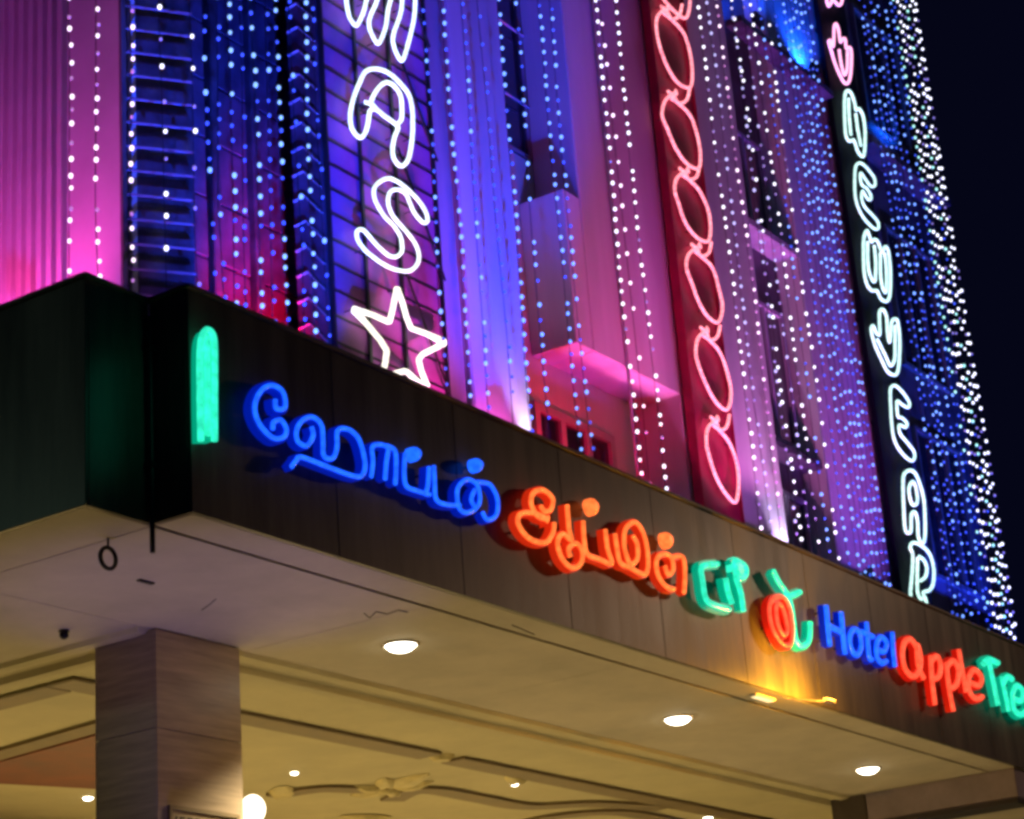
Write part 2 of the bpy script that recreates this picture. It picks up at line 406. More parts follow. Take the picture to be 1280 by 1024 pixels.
neon('neon_star', 'warm white neon outline star with its lower tips behind the canopy edge', 'neon star', (420, 330), 6.022,
     [([(460, 180), (500, 290), (530, 400), (565, 485), (680, 525), (825, 595), (650, 680), (622, 720), (640, 800), (690, 930), (630, 900), (525, 805), (400, 835), (345, 850), (372, 740), (382, 650),
        (330, 570), (230, 450), (125, 335), (280, 385), (400, 440), (420, 370), (440, 270)], True)], VF - .02, .026, WARM, G1, smooth=False, wall=VF + .1)

VN = 10.78; G2 = 'neon greeting letters on the black board'
def nn(label, org, s, strokes, m=MINT, r=.024): return neon('neon_letter', label, 'neon letter', org, s, strokes, VN, r, m, G2, wall=10.86)
nn('pink neon letter P cut off by the top edge, above the pink neon Y', (1020, 0), 6.4,
   [([(80, -250), (80, -60), (85, 0), (100, 48), (118, 30), (128, 0), (150, 12), (180, 42), (205, 20), (213, -80), (190, -200), (130, -300)], True)], PINK)
nn('pink neon letter Y at the top of the black board', (1020, 0), 6.4,
   [([(160, 192), (180, 240), (195, 335), (215, 310), (235, 318), (242, 385), (268, 380), (283, 420), (280, 560), (262, 655), (230, 665), (190, 600), (150, 500), (120, 400), (102, 335), (118, 325), (137, 370), (143, 300), (146, 215)], True),
    ([(185, 400), (205, 530), (228, 600), (250, 540), (252, 410)], False)], PINK)
nn('white neon letter N below the pink Y', (1040, 100), 6.4,
   [([(125, 85), (105, 115), (100, 220), (103, 340), (113, 450), (140, 490), (170, 480), (185, 505), (205, 570), (240, 612), (258, 590), (265, 480), (262, 370), (245, 280), (215, 230), (192, 240), (180, 180), (155, 110)], True),
    ([(133, 150), (138, 300), (152, 440)], False), ([(190, 270), (207, 400), (232, 530)], False)])
nn('white neon letter E between the N and the W', (1040, 100), 6.4,
   [([(215, 665), (188, 700), (182, 800), (183, 900), (190, 950), (208, 1016), (248, 1096), (298, 1156), (343, 1192), (371, 1186), (366, 1136), (318, 1076), (262, 1016), (238, 950), (245, 890), (280, 945), (305, 960), (312, 930),
      (280, 870), (240, 840), (226, 780), (232, 745), (270, 800), (310, 850), (342, 845), (340, 790), (300, 730), (255, 680)], True)], r=.021)
nn('white neon letter W in the middle of the black board', (1060, 240), 6.4,
   [([(150, 310), (127, 370), (124, 500), (130, 640), (152, 740), (190, 788), (232, 792), (260, 850), (300, 876), (332, 840), (340, 700), (335, 560), (320, 465), (297, 438), (275, 480), (262, 465), (240, 400), (212, 380), (188, 398), (170, 350)], True),
    ([(157, 400), (162, 600), (192, 700), (217, 705), (222, 560), (210, 430)], False), ([(258, 490), (264, 700), (292, 800), (308, 770), (306, 600), (292, 490)], False)])
nn('white neon letter Y between the W and the lower E', (1070, 380), 5.12,
   [([(170, 35), (150, 60), (152, 190), (130, 185), (110, 140), (98, 165), (120, 260), (160, 350), (200, 430), (245, 455), (268, 430), (278, 330), (280, 230), (268, 120), (250, 96), (228, 120), (218, 240), (203, 200), (195, 80)], True),
    ([(135, 225), (185, 325), (220, 395), (248, 350), (250, 240), (250, 140)], False)])
nn('white neon letter E directly above the lower A', (1070, 380), 5.12,
   [([(240, 522), (220, 550), (222, 650), (228, 760), (245, 870), (290, 950), (350, 1003), (374, 985), (368, 940), (322, 880), (282, 830), (277, 775), (318, 790), (325, 762), (292, 727), (268, 718), (262, 625), (292, 642), (333, 663), (341, 632), (310, 580), (270, 535)], True)], r=.022)
nn('white neon letter A directly above the R', (1100, 570), 5.12,
   [([(190, 92), (152, 122), (148, 220), (152, 340), (160, 465), (180, 493), (198, 475), (202, 375), (225, 362), (240, 420), (246, 520), (270, 560), (287, 520), (288, 400), (280, 280), (255, 180), (225, 112)], True),
    ([(207, 165), (186, 205), (190, 260), (207, 310), (233, 308), (240, 270), (228, 195)], True)])
nn('white neon letter R at the foot of the black board, cut by the canopy edge', (1100, 563), 5.12,
   [([(215, 590), (193, 622), (210, 672), (205, 800), (196, 930), (235, 1010), (300, 1020), (290, 950), (277, 910), (318, 895), (340, 850), (345, 770), (325, 680), (280, 620)], True),
    ([(240, 690), (240, 900), (268, 955)], False), ([(250, 680), (282, 705), (300, 755), (290, 810), (260, 835)], False)])

# almond loops
leaf = [(.36, 0), (.05, .10), (.0, .28), (.12, .50), (.32, .74), (.62, .93), (.92, 1.0), (1.0, .80), (.92, .55), (.72, .30), (.40, .14), (.20, .06)]
hook = [(.12, -.02), (.30, .05), (.40, .14), (.62, .10), (.70, -.04)]
boxes = [(811, -82, 862, 22), (821, 10, 866, 110), (829, 116, 876, 210), (844, 212, 887, 302), (859, 307, 902, 402), (870, 411, 913, 511), (883, 523, 924, 627)]
names = ['rose almond light loop cut off by the top edge', 'rose almond light loop, second from the top of the red board', 'rose almond light loop, third from the top of the red board',
         'rose almond light loop, fourth from the top, in the middle of the red board', 'rose almond light loop, third from the bottom of the red board', 'rose almond light loop, second from the bottom of the red board',
         'rose almond light loop at the foot of the red board above the canopy']
for (x0, y0, x1, y1), nm in zip(boxes, names):
    jit = [(random.uniform(-.03, .03), random.uniform(-.012, .012)) for _ in leaf]
    P1 = [(x0 + (x1 - x0) * (a + j[0]), y0 + (y1 - y0) * (b + j[1])) for (a, b), j in zip(leaf, jit)]
    P2 = [(x0 + (x1 - x0) * a, y0 + (y1 - y0) * b) for a, b in hook]
    neon('light_loop', nm, 'light loop', (0, 0), 1, [(P1, True), (P2, False)], 10.80, .021, ROSE, 'almond light loops on the red board', wall=10.88)

# ============================================================ HANGING STRINGS OF BULBS
BW = emi('bulb_white', (.85, .86, 1.0), 2.2, sample=False)
BWD = emi('bulb_white_dim', (.45, .35, .95), .6, sample=False)
BP = emi('bulb_pinkish', (1.0, .78, 1.0), 2.0, sample=False)
BPD = emi('bulb_pinkish_dim', (.8, .35, .9), .6, sample=False)
BBL = emi('bulb_blue', (.16, .34, 1.0), 2.0, sample=False)
BBD = emi('bulb_blue_dim', (.06, .13, 1.0), 1.0, sample=False)
BL = emi('bulb_lilac', (.52, .52, 1.0), 1.3, sample=False)
BI = emi('bulb_ice', (.26, .52, 1.0), 1.45, sample=False)
BG = emi('bulb_green_ice', (.45, 1.0, .85), 1.3, sample=False)
PAL = {'w': (BW, BWD), 'l': (BL, BWD), 'p': (BP, BPD), 'b': (BBL, BBD), 'i': (BI, BBD), 'g': (BG, BBD)}
def string(x, y, kind, label, group, v=10.42, sp=.15, r=.0195, pdim=.2, skip=.06, zlo=8.2, zhi=None, sway=.028):
    P = onv(x, y, v); top = onv(x - (x - 165) * .14 * (y + 70) / 1000 - 0, -70, v).z if zhi is None else zhi
    root = empty('string_light', (P.x, v, top), label, 'string light', group)
    ph = random.uniform(0, 6); amp = sway; f2 = random.uniform(.5, 1.1)
    def off(z): return amp * math.sin(z * f2 + ph) + amp * .5 * math.sin(z * 2.3 + ph * 2)
    c = MB(); zs = [zlo + (ZT + .2 - zlo) * i / 14 for i in range(15)]
    for i in range(14): c.bar((P.x + off(zs[i]), v + .02, zs[i]), (P.x + off(zs[i + 1]), v + .02, zs[i + 1]), .0045, 3)
    part('cord', c, CORD, root)
    b = MB(); z = top - random.uniform(0, sp)
    while z > zlo:
        if random.random() > skip:
            dim = 1 if random.random() < pdim else 0
            rr = r * random.uniform(.85, 1.12) * (.85 if dim else 1)
            zj = z + random.uniform(-.16, .16) * sp
            b.ball((P.x + off(zj) + random.uniform(-.008, .008), v, zj), rr, 6, 4, 1.25, mi=dim)
        z -= sp
    part('bulbs', b, list(PAL[kind]), root, smooth=True, kind='stuff')
    return root
ORD = ['first', 'second', 'third', 'fourth', 'fifth', 'sixth', 'seventh', 'eighth', 'ninth', 'tenth', 'eleventh', 'twelfth', 'thirteenth', 'fourteenth', 'fifteenth']
def strings(items, what, where, group):
    for i, it in enumerate(items):
        kw = it[3] if len(it) > 3 else {}
        string(it[0], it[1], it[2], '%s %s string %s' % ('leftmost' if i == 0 else 'rightmost' if i == len(items) - 1 else ORD[i] + ' from left', what, where), group, **kw)
strings([(86, 200, 'p', dict(v=11.3)), (124, 200, 'p', dict(v=11.3, skip=.2)), (164, 200, 'p', dict(v=11.15))], 'pinkish white bulb', 'over the magenta side wall', 'pinkish strings on the side wall')
strings([(205, 200, 'w', dict(v=11.05, sp=.29)), (246, 200, 'w', dict(v=10.9, sp=.34, pdim=.4))], 'widely spaced bulb', 'over the slatted screen', 'sparse strings on the slatted screen')
strings([(262, 150, 'b', dict(pdim=.9, skip=.3)), (276, 150, 'b', dict(pdim=.9, skip=.35)), (289, 150, 'i', {}), (304, 150, 'b', dict(pdim=.9, skip=.2)), (319, 150, 'i', {}), (336, 150, 'b', dict(pdim=.85, skip=.2)), (352, 150, 'i', dict(pdim=.35)), (370, 150, 'b', dict(pdim=.9, skip=.4)), (386, 150, 'i', dict(skip=.03, pdim=.08)), (400, 150, 'b', dict(pdim=.9, skip=.3))],
        'blue bulb', 'over the dark red-lit stone bay', 'blue strings over the dark bay')
strings([(541, 200, 'b', dict(pdim=.6)), (567, 200, 'b', {}), (591, 200, 'b', dict(pdim=.6)), (616, 200, 'b', dict(pdim=.7, skip=.2))],
        'small blue bulb', 'over the pilaster right of the star', 'blue strings over the pilaster')
strings([(638, 200, 'b', {}), (660, 200, 'b', dict(pdim=.4, skip=.2)), (693, 200, 'b', dict(pdim=.3)), (706, 200, 'b', dict(pdim=.3))],
        'blue bulb', 'over the window bay past that pilaster', 'blue strings over the window bay')
strings([(763, 200, 'w', dict(pdim=.1)), (772, 200, 'p', dict(sp=.3, skip=.1)), (790, 200, 'w', dict(pdim=.15))],
        'bright white bulb', 'between the window bay and the red board', 'white strings left of the red board')
strings([(897, 200, 'w', {}), (908, 200, 'l', dict(pdim=.3)), (921, 200, 'p', dict(pdim=.5)), (938, 200, 'l', dict(pdim=.4, skip=.25))],
        'lilac white bulb', 'on the wall just right of the red board', 'white strings right of the red board')
strings([(958, 330, 'w', dict(v=10.6, skip=.3)), (970, 330, 'l', dict(pdim=.6, skip=.3)), (980, 330, 'w', dict(skip=.15)), (991, 330, 'b', dict(pdim=.6, skip=.3)), (1000, 330, 'w', dict(skip=.35))],
        'mixed white bulb', 'in the dark bay beyond the red board', 'white strings over the dark window bay')
strings([(1012, 330, 'b', dict(pdim=.6)), (1022, 330, 'b', dict(pdim=.4)), (1028, 330, 'b', dict(pdim=.4, skip=.3)), (1034, 330, 'b', dict(pdim=.5)), (1040, 330, 'b', dict(pdim=.3, skip=.2)), (1046, 330, 'b', dict(pdim=.55)), (1051, 330, 'b', dict(pdim=.5)), (1057, 330, 'b', dict(pdim=.4, skip=.15))],
        'violet blue bulb', 'on the pilaster left of the black board', 'blue strings over the right pilaster')
strings([(1138, 420, 'b', dict(pdim=.8, skip=.2)), (1144, 420, 'b', dict(pdim=.7)), (1151, 420, 'b', dict(pdim=.5)), (1156, 420, 'b', dict(pdim=.6, skip=.3)), (1161, 420, 'b', dict(pdim=.6, skip=.2)), (1170, 420, 'b', dict(pdim=.5)), (1179, 420, 'b', dict(pdim=.7))],
        'deep blue bulb', 'in the blue bay right of the black board', 'blue strings over the last bay')
items = []
u_a, u_b = onv(1186, 420, 10.42).x, onv(1207, 420, 10.42).x
xx = [1183, 1187.5, 1191.5, 1195.5, 1199.5, 1203.5, 1207.5, 1211]
for i, x in enumerate(xx):
    items.append((x, 420, 'w' if i % 4 else 'g', dict(v=10.42, pdim=.25, skip=.12, r=.021, sway=.012, sp=.18)))
strings(items, 'close white bulb', 'in the cluster at the building right end', 'white strings at the building end')

# ============================================================ CANOPY
ZS, ZC = 5.0, 6.27
U0, V0, U1, V1 = 7.77, 7.02, 25.0, 15.0
UN, VNT = 7.29, 7.31        # notch
cp = empty('entrance_canopy', (U0, V0, 0), 'broad entrance canopy with dark cladding fascia, notched corner and pale plaster soffit', 'canopy')
core = MB()
core.box((U0 + .03, V0 + .03, ZS + .02), (U1, V0 + .28, ZC - .02)); core.box((UN + .03, VNT + .03, ZS + .02), (UN + .28, V1, ZC - .02))
core.box((UN + .281, VNT + .03, ZS + .02), (U0 + .029, VNT + .27, ZC - .02))
part('fascia_core', core, GROOVE, cp)
w_ = 1.22; k = 0; u = U0
fm = BB((0, 0, 0), (w_ - .004, .024, ZC - ZS - .005), .003).mesh('fascia_panel'); fm.materials.append(FASCIA)
while u < U1 - .5:
    piece('fascia_panel', fm, (u, V0 + random.uniform(0, .002), ZS), cp); u += w_
fm2 = BB((0, 0, 0), (.024, w_ - .004, ZC - ZS - .005), .003).mesh('fascia_panel'); fm2.materials.append(FASCIA)
v = VNT
while v < V1 - .5:
    piece('fascia_panel', fm2, (UN, v, ZS), cp); v += w_
part('fascia_panel', BB((UN + .026, VNT, ZS), (U0 - .002, VNT + .024, ZC - .005), .003), FASCIA, cp)
part('fascia_panel', BB((U0, V0 + .026, ZS), (U0 + .024, VNT - .002, ZC - .005), .003), FASCIA, cp)
c = MB(); c.bbox((U0 - .02, V0 - .02, ZC - .004), (U1, V0 + .3, ZC + .025), .006)
part('coping', c, COPING, cp)
part('coping', BB((UN - .02, VNT - .02, ZC - .0045), (UN + .3, V1, ZC + .0245), .006), COPING, cp)
part('coping', BB((UN + .301, VNT - .02, ZC - .005), (U0 - .021, VNT + .28, ZC + .024), .006), COPING, cp)
part('roof_slab', B((UN + .3, VNT + .3, ZS + .22), (U1, V1, ZS + .30)), ROOFC, cp)
# soffit
part('soffit_border', BB((U0 + .03, V0 + .03, ZS - .001), (U1, VNT - .0, ZS + .02), .003), SOFFIT, cp, label='grey border strip of the soffit')
part('soffit_border', B((UN + .03, VNT + .03, ZS + .0), (UN + .5, V1, ZS + .018)), SOFFIT, cp)
part('soffit_groove', B((UN + .5, VNT + .001, ZS + .012), (U1, VNT + .028, ZS + .02)), GROOVE, cp)
TU, TV = 9.55, 9.13
SP = 2.4
u = UN + .505; edges = []
while u < U1:
    part('soffit_panel', BB((u, VNT + .03, ZS - .002), (min(u + SP, U1) - .004, TV - .35, ZS + .02), .002), SOFFIT, cp); u += SP
vv = TV - .345
while vv < V1:
    part('soffit_panel', BB((UN + .505, vv, ZS - .002), (TU - .35, min(vv + SP, V1) - .004, ZS + .02), .002), SOFFIT, cp); vv += SP
# cove moulding (swept profile) along both tray edges
prof = [(0, 0), (.03, -.025), (.10, -.03), (.17, -.01), (.22, -.015), (.25, -.055), (.32, -.06), (.345, -.035), (.345, .16), (0, .02)]
m = MB(); vs = []
for uu in (TU - .345, U1):
    for (a, z) in prof: vs.append(((TU - .345 + a) if uu < 10 else U1, TV - .345 + a, ZS + z))
n = len(prof)
m.add(vs, [(i, (i + 1) % n, n + (i + 1) % n, n + i) for i in range(n)] + [tuple(range(n - 1, -1, -1)), tuple(range(n, 2 * n))])
part('cove_moulding', m, SOFFIT2, cp)
m = MB(); vs = []
for vv in (0, 1):
    for (a, z) in prof: vs.append((TU - .346 + a, (TV - .345 + a) if vv == 0 else V1, ZS + z - .0005))
m.add(vs, [(i, n + i, n + (i + 1) % n, (i + 1) % n) for i in range(n)] + [tuple(range(n)), tuple(range(2 * n - 1, n - 1, -1))])
part('cove_moulding', m, SOFFIT2, cp)
ZTR = ZS + .14
COVE = emi('cove_led', (.62, .66, .14), 1.1)
part('cove_light', B((TU + .002, TV + .002, ZS - .036), (U1 - .1, TV + .012, ZS - .022)), COVE, cp, label='thin yellow-green cove light line')
part('cove_light', B((TU + .002, TV + .02, ZS - .036), (TU + .014, V1 - .3, ZS - .018)), emi('cove_led_green', (.35, .75, .12), 1.6), cp, label='green cove light line left of the pillar')
part('tray_ceiling', B((TU - .1, TV - .1, ZTR), (U1, V1, ZTR + .05)), SOFFIT2, cp)
# brown bands of the tray
g = onz(552, 945, ZTR)
bz = ZTR - .03
for (x0, x1) in ((TU + .65, g.x - .16), (g.x + .16, 24.5)):
    part('ceiling_band', BB((x0, g.y - .13, bz), (x1, g.y + .13, ZTR - .001), .01), BAND, cp)
part('ceiling_band', BB((TU + .65, g.y + .14, bz), (TU + .91, V1 - .1, ZTR - .001), .01), BAND, cp)
part('ceiling_ornament', MB().disc((g.x, g.y, ZTR - .045), .07, .044, 16, r2=.12), GILT, cp)
# curved bands and leaf ornament
def flatband(pts, wd, z0, z1, name, m_):
    mb = MB(); vs = []; n_ = len(pts)
    for i, p in enumerate(pts):
        a = pts[max(0, i - 1)]; b = pts[min(n_ - 1, i + 1)]; d = Vector((b[0] - a[0], b[1] - a[1])).normalized()
        nx, ny = -d.y * wd / 2, d.x * wd / 2
        vs += [(p[0] + nx, p[1] + ny, z0), (p[0] - nx, p[1] - ny, z0), (p[0] - nx, p[1] - ny, z1), (p[0] + nx, p[1] + ny, z1)]
    fs = []
    for i in range(n_ - 1):
        for j in range(4): fs.append((i * 4 + j, i * 4 + (j + 1) % 4, i * 4 + 4 + (j + 1) % 4, i * 4 + 4 + j))
    fs += [(0, 1, 2, 3), ((n_ - 1) * 4 + 3, (n_ - 1) * 4 + 2, (n_ - 1) * 4 + 1, (n_ - 1) * 4)]
    mb.add(vs, fs); part(name, mb, m_, cp)
def pz(x, y): p = onz(x, y, ZTR); return (p.x, p.y)
def bez(ps, n_=18):
    P = curve([Vector((a, 0, b)) for a, b in ps], False, True, 6); return [(q.x, q.z) for q in P]
flatband(bez([pz(490, 998), pz(512, 988), pz(545, 986), pz(600, 996), pz(660, 1006), pz(740, 1003), pz(830, 1008)]), .24, bz, ZTR - .002, 'ceiling_band', BAND)
flatband(bez([pz(340, 993), pz(400, 984), pz(450, 985), pz(475, 984)]), .22, bz, ZTR - .003, 'ceiling_band', BAND)
flatband(bez([pz(640, 1030), pz(700, 1018), pz(780, 1014), pz(860, 1030)]), .22, bz, ZTR - .004, 'ceiling_band', BAND)
def leafmesh(L, W, h):
    mb = MB(); vs = []; nL = 7
    for i in range(nL):
        t = i / (nL - 1); ww = W * math.sin(math.pi * min(1, t * .9 + .08)) ** .8
        zz = -h * math.sin(math.pi * t)
        vs += [(t * L, -ww, 0), (t * L, -ww * .5, zz * .8), (t * L, 0, zz * .5), (t * L, ww * .5, zz * .8), (t * L, ww, 0)]
    fs = []
    for i in range(nL - 1):
        for j in range(4): fs.append((i * 5 + j, i * 5 + j + 1, i * 5 + 6 + j, i * 5 + 5 + j))
    mb.add(vs, fs); return mb
lm = leafmesh(.62, .13, .07).mesh('leaf_relief', smooth=True); lm.materials.append(GILT)
c1 = onz(484, 984, ZTR)
for j, (lx, ly, rot_, sc_) in enumerate([(0, 0, 250, 1.1), (0, 0, 215, .8), (0, 0, 285, .75), (0, 0, 160, .6), (0, 0, 20, .6), (.9, -.9, 200, .8), (-.9, .5, 40, 1.0), (-.6, 1.0, 90, .9), (0, 0, 90, .7), (-1.2, .9, 130, 1.0), (.8, 1.2, 330, .9)]):
    o = piece('leaf_relief', lm, (c1.x + lx, c1.y + ly, ZTR - .004 - .0007 * j), cp); o.rotation_euler = (0, 0, math.radians(rot_)); o.scale = (sc_, sc_, 1)
part('ceiling_ornament', MB().ball((c1.x, c1.y, ZTR - .02), .09, 14, 8, .6), GILT, cp, smooth=True)
# maroon panel behind the pillar at the left
q = [onz(-30, 958, ZTR), onz(150, 908, ZTR), onz(150, 985, ZTR), onz(-30, 975, ZTR)]
m = MB(); m.add([(p.x, p.y, ZTR - .022) for p in q] + [(p.x, p.y, ZTR - .004) for p in q], [(0, 1, 2, 3), (7, 6, 5, 4), (0, 4, 5, 1), (1, 5, 6, 2), (2, 6, 7, 3), (3, 7, 4, 0)])
part('maroon_panel', m, MAROON, cp)
flatband([pz(-20, 946), pz(150, 897)], .22, bz, ZTR - .0025, 'ceiling_band', BAND)
# small hairline cracks of the soffit
cr = [(200, 726), (330, 762)]
for pts_ in ([(545 - 90, 766), (462, 772), (470, 764), (484, 767), (498, 762), (510, 765)], [(640, 781), (652, 786), (668, 793)], [(252, 762), (262, 755), (270, 748)]):
    P = [onz(x, y, ZS) for x, y in pts_]
    c = MB()
    for a, b in zip(P, P[1:]): c.bar((a.x, a.y, ZS - .003), (b.x, b.y, ZS - .003), .0035, 4)
    part('plaster_crack', c, GROOVE, cp)

# beam and second pillar at the right
bm = empty('canopy_beam', (19.0, 7.4, 4.65), 'grey-violet plaster beam under the canopy at the lower right', 'beam')
bu = onz(1090, 990, ZS).x
bz2 = onu(1250, 1000, bu).z
part('beam_body', BB((bu, V0 + .04, bz2), (bu + .35, 8.62, ZS - .003), .008), mat('beam_plaster', (.20, .17, .21), .7, var=.2), bm)
part('beam_edge', BB((bu - .012, V0 + .05, bz2 - .05), (bu + .36, 8.61, bz2 - .001), .004), GROOVE, bm)

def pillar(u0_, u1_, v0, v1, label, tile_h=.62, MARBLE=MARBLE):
    p = empty('pillar', ((u0_ + u1_) / 2, (v0 + v1) / 2, .12), label, 'pillar', 'canopy pillars')
    part('pillar_core', B((u0_ + .02, v0 + .02, .12), (u1_ - .02, v1 - .02, ZS - .003)), GROOVE, p)
    fa = BB((0, 0, 0), (u1_ - u0_, .018, tile_h - .005), .002).mesh('stone_tile'); fa.materials.append(MARBLE)
    fb = BB((0, 0, 0), (.018, v1 - v0 - .04, tile_h - .005), .002).mesh('stone_tile'); fb.materials.append(MARBLE)
    z = ZS - .006 - tile_h
    while z > .1:
        j = random.uniform(0, .001)
        piece('stone_tile', fa, (u0_, v0 + j, z), p); piece('stone_tile', fa, (u0_, v1 - .018, z), p)
        piece('stone_tile', fb, (u0_ + j, v0 + .02, z), p); piece('stone_tile', fb, (u1_ - .018, v0 + .02, z), p)
        z -= tile_h
    return p
p0 = onz(190, 785, ZS); pR = onz(310, 806, ZS)
PU0, PV0, PU1 = p0.x, p0.y - .03, pR.x
PV1 = PV0 + .52
pillar(PU0, PU1, PV0, PV1, 'stone clad pillar under the canopy corner with a framed plaque')
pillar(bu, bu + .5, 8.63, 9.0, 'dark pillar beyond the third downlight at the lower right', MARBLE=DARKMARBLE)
# plaque
qa = onv(212, 1006, PV0 - .02); qb = onv(299, 1011, PV0 - .02)
pq = empty('wall_plaque', (qa.x, PV0, qa.z - .3), 'small framed plaque on the face of the corner pillar', 'plaque')
zt = qa.z; z0_ = zt - .42
part('frame', MB().box((qa.x, PV0 - .025, zt - .025), (qb.x, PV0 - .001, zt)).box((qa.x, PV0 - .025, z0_), (qb.x, PV0 - .001, z0_ + .025))
     .box((qa.x, PV0 - .0245, z0_ + .025), (qa.x + .025, PV0 - .001, zt - .025)).box((qb.x - .025, PV0 - .0245, z0_ + .025), (qb.x, PV0 - .001, zt - .025)), BAND, pq)
part('face', B((qa.x + .025, PV0 - .01, z0_ + .025), (qb.x - .025, PV0 - .002, zt - .025)), PLAQUE, pq)
mm = MB(); wq = qb.x - qa.x
for row in range(4):
    xk = qa.x + .06
    while xk < qb.x - .08:
        wd = random.uniform(.02, .05); zr = zt - .06 - row * .085
        mm.box((xk, PV0 - .0125, zr - .045), (xk + .012, PV0 - .0101, zr)); mm.box((xk + .012, PV0 - .0125, zr - .01), (xk + wd, PV0 - .0101, zr))
        xk += wd + .018
part('lettering', mm, GROOVE, pq, kind='stuff')

# hook ring, rod and small fittings
pr = onz(135, 672, ZS)
hk = empty('hanging_ring', pr, 'dark iron ring hanging from the soffit left of the corner pillar', 'ring hook')
part('ring', MB().ring((pr.x, pr.y, ZS - .115), .058, .012, 'x'), STEEL, hk, smooth=True)
part('hook_stem', MB().bar((pr.x, pr.y, ZS - .003), (pr.x, pr.y, ZS - .06), .007), STEEL, hk)
rp = onv(188, 640, VNT - .03)
rd = empty('drain_rod', (rp.x, VNT - .04, ZS - .2), 'thin dark pipe running down the notch of the canopy corner', 'pipe')
part('pipe', MB().bar((U0 - .03, VNT - .035, ZC - .1), (U0 - .03, VNT - .035, ZS - .17), .014, 8), STEEL, rd)
for zc_ in (ZC - .3, ZS + .3): part('clamp', B((U0 - .055, VNT - .058, zc_), (U0 - .004, VNT - .002, zc_ + .03)), STEEL, rd)
pk = onz(80, 788, ZS)
kn = empty('ceiling_knob', pk, 'small dark knob on the soffit left of the corner pillar', 'fitting')
part('knob', MB().ball((pk.x, pk.y, ZS - .03), .03, 10, 6), STEEL, kn, smooth=True)
part('base', MB().disc((pk.x, pk.y, ZS - .012), .035, .01, 14), STEEL, kn)
pk = onz(182, 726, ZS)
kn = empty('anchor_plate', pk, 'tiny metal plate on the soffit between the ring and the pillar', 'fitting')
part('plate', B((pk.x - .06, pk.y - .015, ZS - .012), (pk.x + .06, pk.y + .015, ZS - .003)), STEEL, kn)

# ------------------------------------------------------------ lamps under the canopy
LENS = emi('downlight_lens', (1.0, .93, .75), 14, base=(.9, .9, .9))
TRIM = mat('white_trim', (.75, .72, .66), .4, bump=0)
def lamp(name, typ, energy, col, loc, parent, target=None, size=40, blend=.5, rad=.05):
    L = bpy.data.lights.new(name, typ); L.energy = energy; L.color = col
    if typ == 'SPOT': L.spot_size = math.radians(size); L.spot_blend = blend
    if typ in ('SPOT', 'POINT'): L.shadow_soft_size = rad
    o = bpy.data.objects.new(name, L); COL.objects.link(o); o.parent = parent; o.location = Vector(loc) - wloc(parent)
    if target is not None: o.rotation_euler = (Vector(target) - Vector(loc)).to_track_quat('-Z', 'Y').to_euler()
    return o
def downlight(p, r, z, label, power, group='recessed downlights'):
    d = empty('downlight', (p[0], p[1], z), label, 'downlight', group)
    part('trim_ring', MB().ring((p[0], p[1], z - .004), r * 1.12, r * .1, 'z', 28, 6), TRIM, d, smooth=True)
    part('lens', MB().ball((p[0], p[1], z - .002), r, 24, 12, .5), LENS, d, smooth=True)
    if power: lamp('lamp', 'SPOT', power, (1, .80, .46), (p[0], p[1], z - r * .5 - .02), d, (p[0], p[1], 0), 120, .6, .08)
downlight((10.85, 8.0), .10, ZS - .002, 'large bright round downlight nearest the corner pillar', 1000)
downlight((14.5, 8.0), .10, ZS - .002, 'large bright round downlight in the middle of the canopy front', 1000)
downlight((18.03, 8.0), .10, ZS - .002, 'large bright round downlight next to the plaster beam', 1000)
for x, y, r, lb in ((368, 966, .034, 'tiny round downlight just right of the corner pillar'), (643, 980, .036, 'tiny round downlight below the brown ceiling band'),
                    (110, 997, .045, 'small round downlight seen at the left edge of the corner pillar'), (1045, 994, .055, 'small round downlight beside the far dark pillar'),
                    (885, 1022, .05, 'small round downlight at the bottom edge of the view')):
    p = onz(x, y, ZTR - .002); downlight((p.x, p.y), r, ZTR - .002, lb, 60, 'small downlights in the tray ceiling')
# globe on the back of the pillar
gv = PV1 + .14; gp = onv(316, 1012, gv)
gl = empty('globe_lamp', gp, 'glowing white globe lamp half hidden behind the right edge of the corner pillar', 'lamp')
part('globe', MB().ball((gp.x, gp.y, gp.z), .088, 20, 14, 1.15), emi('globe_glass', (1, .90, .66), 3, base=(.9, .9, .9)), gl, smooth=True)
part('bracket', MB().bar((gp.x, gp.y, gp.z - .11), (gp.x, gp.y, gp.z - .2), .015).bar((gp.x, gp.y, gp.z - .19), (PU1 - .1, PV1 + .002, gp.z - .19), .012), STEEL, gl)
# entrance glazing out of view, its glow added to light the soffit
en = empty('entrance_glazing', (14, V1 - .2, .12), 'glass entrance front out of view, its glow added to light the soffit', 'entrance')
IN = emi('lobby_fill_glow', (1.0, .70, .24), 2.0, base=(.8, .7, .5))
for i in range(8):
    u = 8.2 + i * 2.05
    part('fill_pane', B((u + .06, V1 - .25, .4), (u + 1.98, V1 - .22, 3.4)), IN, en)
    part('mullion', B((u - .02, V1 - .3, .12), (u + .055, V1 - .15, 3.6)), STEEL, en)
part('wall', B((UN + .3, V1 - .14, .12), (U1, V1, ZS - .01)), mat('lobby_wall', (.5, .38, .2), .7), en)
part('lintel', B((UN + .4, V1 - .3, 3.61), (U1, V1 - .145, 3.9)), STUCCO_D, en)

